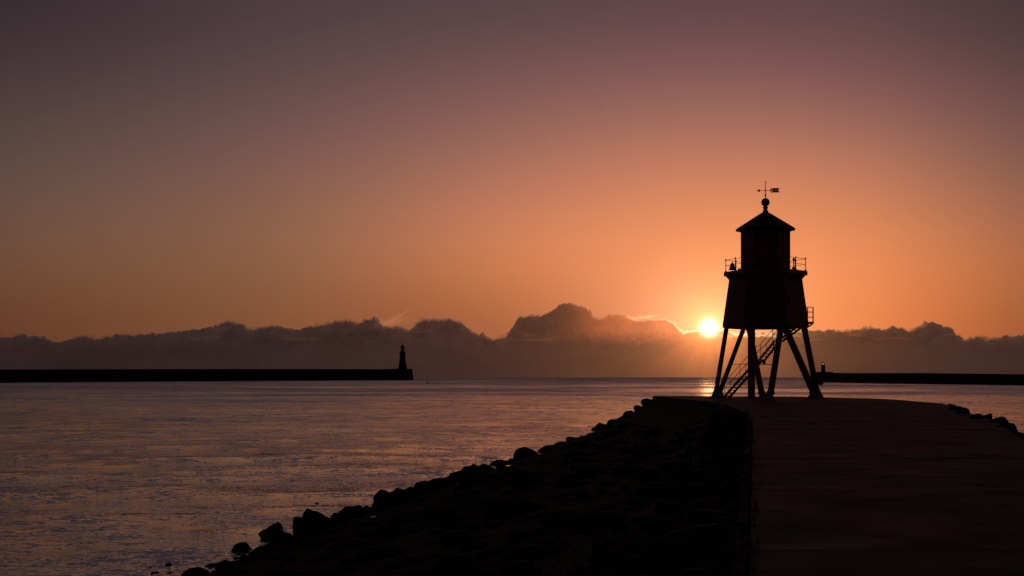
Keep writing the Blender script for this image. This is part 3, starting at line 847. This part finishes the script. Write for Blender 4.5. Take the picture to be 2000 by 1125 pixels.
q.tube((-.56, 0, 14.66), (.95, 0, 14.66), .016, .016, 8)
q.add([(-.62, -.012, 14.66), (-.38, -.012, 14.77), (-.38, -.012, 14.55), (-.62, .012, 14.66), (-.38, .012, 14.77), (-.38, .012, 14.55)], [(0, 1, 2), (3, 5, 4), (0, 3, 4, 1), (1, 4, 5, 2), (2, 5, 3, 0)])
for s in (1, -1):
    for k_ in range(5):
        x0 = .34 + k_*.115
        q.bar((x0, 0, 14.66 + s*.005), (x0 + .15 - (.05 if k_ == 0 else 0), 0, 14.66 + s*.145), .02, .075)
    q.bar((.40, 0, 14.66 + s*.14), (.96, 0, 14.66 + s*.14), .02, .03)
q.build('weather_vane', M['dark'], tower)

# stair
PH = math.radians(34)
dx, dy = math.cos(PH), math.sin(PH)
def stair_pt(lx, h, side): # side: offset across
    t = (lx + 2.71) / dx
    return Vector((lx, -2.2 + t*dy, h)) + Vector((-dy, dx, 0)) * side
flights = [((-2.71, 0.02), (-.40, 2.66)), ((-.22, 2.72), (.78, 3.98)), ((1.02, 4.06), (2.62, 5.22))]
WS = .36
q = MB(); treads = []; hr = MB()
for fi, ((xa, ha), (xb, hb_)) in enumerate(flights):
    for s in (-WS, WS):
        q.bar(stair_pt(xa, ha, s), stair_pt(xb, hb_, s), .05, .15)
    nst = max(2, int(round((hb_-ha)/.195)))
    for i in range(1, nst):
        t = i/nst
        tr = MB(); treads.append(tr); tr.bar(stair_pt(xa+(xb-xa)*t-.02, ha+(hb_-ha)*t, -WS), stair_pt(xa+(xb-xa)*t-.02, ha+(hb_-ha)*t, WS), .23, .05)
    for s in (-WS, WS):
        npost = 3 if fi == 0 else 2
        for i in range(npost):
            t = [.06, .5, .94][i] if fi == 0 else [.08, .92][i]
            p = stair_pt(xa+(xb-xa)*t, ha+(hb_-ha)*t, s)
            hr.tube(p, p + Vector((0, 0, 1.0 if fi < 2 else .75)), .018, .018, 6)
        a, b = stair_pt(xa, ha, s), stair_pt(xb, hb_, s)
        H = 1.0 if fi < 2 else .75
        for h, r in ((H, .020), (H*.55, .015)):
            hr.tube(a + Vector((0, 0, h)), b + Vector((0, 0, h)), r, r, 6)
            if fi < 2:
                nx_ = stair_pt(flights[fi+1][0][0], flights[fi+1][0][1], s) + Vector((0, 0, h if fi == 0 else h*.75))
                hr.tube(b + Vector((0, 0, h)), nx_, r, r, 6)
# landings
for (xa, xb, h) in ((-.46, -.16, 2.70), (.72, 1.08, 4.03)):
    a, b = stair_pt(xa, h, 0), stair_pt(xb, h, 0)
    q.bar(a, b, WS*2+.05, .10)
for s in (-WS, WS):
    p = stair_pt(-.30, 2.66, s); q.bar(p, p + Vector((0.02, 0, -.30)), .06, .22)
    p = stair_pt(.80, 3.95, s); q.bar(p, p + Vector((-.12, 0, -.75)), .05, .07)
st = q.build('staircase', M['redsteel'], tower)

for tr in treads: tr.build('tread', M['redsteel'], st)
hr.build('handrail', M['dark'], st)
# service balcony on the right of the body
q = MB(); q.box((2.78, .62, 5.32), (1.12, 1.3, .12)); q.bar((3.22, .62, 5.22), (2.75, .62, 4.92), .9, .10)
bal = q.build('balcony', M['redsteel'], tower)
q = MB()
for (x, y) in ((3.30, .02), (3.30, .62), (3.30, 1.22), (2.92, .02), (2.92, 1.22)):
    q.tube((x, y, 5.36), (x, y, 6.42), .020, .020, 6)
for h in (6.42, 6.08, 5.72):
    q.path([(2.75, .02, h), (3.30, .02, h), (3.30, 1.22, h), (2.75, 1.22, h)], .017, 6)
q.build('balcony_railing', M['dark'], bal)
# life-saving housing fixed by the right leg
q = MB(); q.box((3.80, 1.45, 1.42), (.34, .30, .72)); q.lathe([(.05, .92), (.15, .98), (.20, 1.06), (.19, 1.12)], 14, (3.87, 1.45))
hs = q.build('equipment_box', M['redsteel'], tower, bevel=.02)

# ------------------------------------------------------------------ piers
def pier(name, pts, label, head, headmat=None):
    """pts: (px, depth, top above water) along the axis; battered masonry wall"""
    o = empty(name, P(pts[0][0], pts[0][1], WZ), label, 'pier')
    base = Vector(o.location)
    mb = MB(); secs = []
    for i, (px, d, h, wd) in enumerate(pts):
        c = P(px, d, 0); a = P(*pts[max(i-1, 0)][:2]); b = P(*pts[min(i+1, len(pts)-1)][:2])
        t = (b - a); t.z = 0; t.normalize(); nrm = Vector((-t.y, t.x, 0))
        drop = d*d/(2*R_EARTH)
        def q_(off, z): return tuple(c + nrm*off + Vector((0, 0, WZ - drop + z)) - base)
        secs.append([q_(-wd*.62, -2), q_(-wd*.5, h*.97), q_(-wd*.5, h), q_(-wd*.36, h), q_(-wd*.36, h-1.2), q_(wd*.5, h-1.2), q_(wd*.62, -2)])
    m = len(secs[0]); vs = [p for s_ in secs for p in s_]; fs = []
    for i in range(len(secs)-1):
        for j in range(m):
            a, b = i*m+j, i*m+(j+1) % m
            fs.append((a, b, b+m, a+m))
    fs += [tuple(range(m))[::-1], tuple(range((len(secs)-1)*m, len(secs)*m))]
    mb.add(vs, fs); mb.build('wall', M['stone'], o)
    (px, d, R, h) = head
    c = P(px, d, WZ - d*d/(2*R_EARTH)) - base
    hb = MB(); hb.lathe([(R*1.22, -2), (R*1.03, h*.95), (R*1.06, h*.96), (R*1.06, h), (R*.98, h)], 20, (c.x, c.y)); 
    for i, v_ in enumerate(hb.v): hb.v[i] = (v_[0], v_[1], v_[2] + c.z)
    hb.build('pier_head', M['stone'], o)
    return o
pier('pier', [(-420, 700, 8.0, 11), (0, 977, 9.65, 11), (250, 1130, 10.6, 11), (500, 1300, 11.6, 11), (765, 1545, 12.75, 12), (787, 1560, 12.75, 12)],
     'long low stone pier running in from the left to a lighthouse at its tip', (784.5, 1572, 12.0, 13.3))
pier('pier', [(2300, 590, 5.2, 9), (2000, 715, 5.72, 9), (1780, 840, 6.75, 9), (1660, 960, 6.95, 9), (1615, 1050, 7.35, 9)],
     'low stone pier running out of the picture on the right behind the main lighthouse', (1608.5, 1062, 7.0, 8.05))
def far_light(px, d, z0, H, rb, rt, label, lit):
    """z0: height of the tower foot; H tower height to gallery"""
    o = empty('lighthouse', P(px, d, z0), label, 'lighthouse')
    q = MB(); q.lathe([(rb*1.0, -.2), (rb*.84, H*.12), (rb*.72, H*.30), (rt*1.05, H*.62), (rt, H*.94), (rt*1.22, H*.97), (rt*1.25, H)], 24); q.build('tower', M['tower'], o, smooth=True)
    q = MB(); R = rt*1.18
    for i in range(12):
        t = 2*math.pi*i/12; q.tube((R*math.cos(t), R*math.sin(t), H), (R*math.cos(t), R*math.sin(t), H+1.1*H/20), .05, .05, 5)
        t2 = 2*math.pi*(i+1)/12; z = H+1.1*H/20
        q.tube((R*math.cos(t), R*math.sin(t), z), (R*math.cos(t2), R*math.sin(t2), z), .05, .05, 5)
    q.build('gallery_railing', M['dark'], o)
    rl = rt*.66; hl = H*.26
    q = MB(); q.lathe([(rl*1.02, H), (rl*1.02, H+hl*.30)], 16)
    for i in range(8):
        t = 2*math.pi*i/8; q.tube((rl*math.cos(t), rl*math.sin(t), H+hl*.3), (rl*math.cos(t), rl*math.sin(t), H+hl), rl*.09, rl*.09, 6)
    ln = q.build('lantern', M['tower'], o)
    q = MB(); q.lathe([(rl*.93, H+hl*.31), (rl*.93, H+hl*.99)], 16, caps=False); q.build('lantern_glass', M['clear'], ln)
    q = MB(); q.lathe([(rl*.2, H+hl*.30), (rl*.40, H+hl*.45), (rl*.48, H+hl*.65), (rl*.35, H+hl*.85), (rl*.15, H+hl*.9)], 12); q.build('lamp', M['lamp'] if lit else M['glass'], ln)
    q = MB(); q.lathe([(rl*1.16, H+hl), (rl*1.1, H+hl*1.08), (rl*.85, H+hl*1.32), (rl*.5, H+hl*1.5), (rl*.16, H+hl*1.6), (rl*.2, H+hl*1.72), (rl*.08, H+hl*1.8), (rl*.04, H+hl*2.15)], 16); q.build('dome', M['tower'], o, smooth=True)
d1 = 1572; s1 = d1/FX
far_light(786.2, d1, WZ - d1*d1/(2*R_EARTH) + 13.2, 33*s1, 9.6*s1, 5.4*s1, 'slim stone lighthouse with flared base on the tip of the left pier', False)
d2 = 1062; s2 = d2/FX
far_light(1607.8, d2, WZ - d2*d2/(2*R_EARTH) + 8.0, 13.5*s2, 5.4*s2, 3.8*s2, 'small distant lighthouse with a lit lantern at the end of the right pier', True)

# ------------------------------------------------------------------ buoy
bd = 800
b = empty('buoy', P(835, bd, WZ - bd*bd/(2*R_EARTH)), 'small dark channel buoy floating right of the left pier tip', 'buoy')
q = MB(); q.lathe([(.35, -.5), (.70, -.1), (.72, .35), (.5, .55), (.3, .6)], 16); q.build('float', M['buoy'], b, smooth=True)
q = MB()
for i in range(4):
    t = math.pi/2*i + .4; q.tube((.42*math.cos(t), .42*math.sin(t), .5), (.14*math.cos(t), .14*math.sin(t), 2.1), .05, .04, 6)
q.lathe([(.2, 2.05), (.22, 2.1), (.22, 2.2)], 10); q.build('frame', M['buoy'], b)
q = MB(); q.lathe([(.10, 2.2), (.16, 2.3), (.16, 2.55), (.05, 2.7)], 10); q.build('topmark', M['buoy'], b)
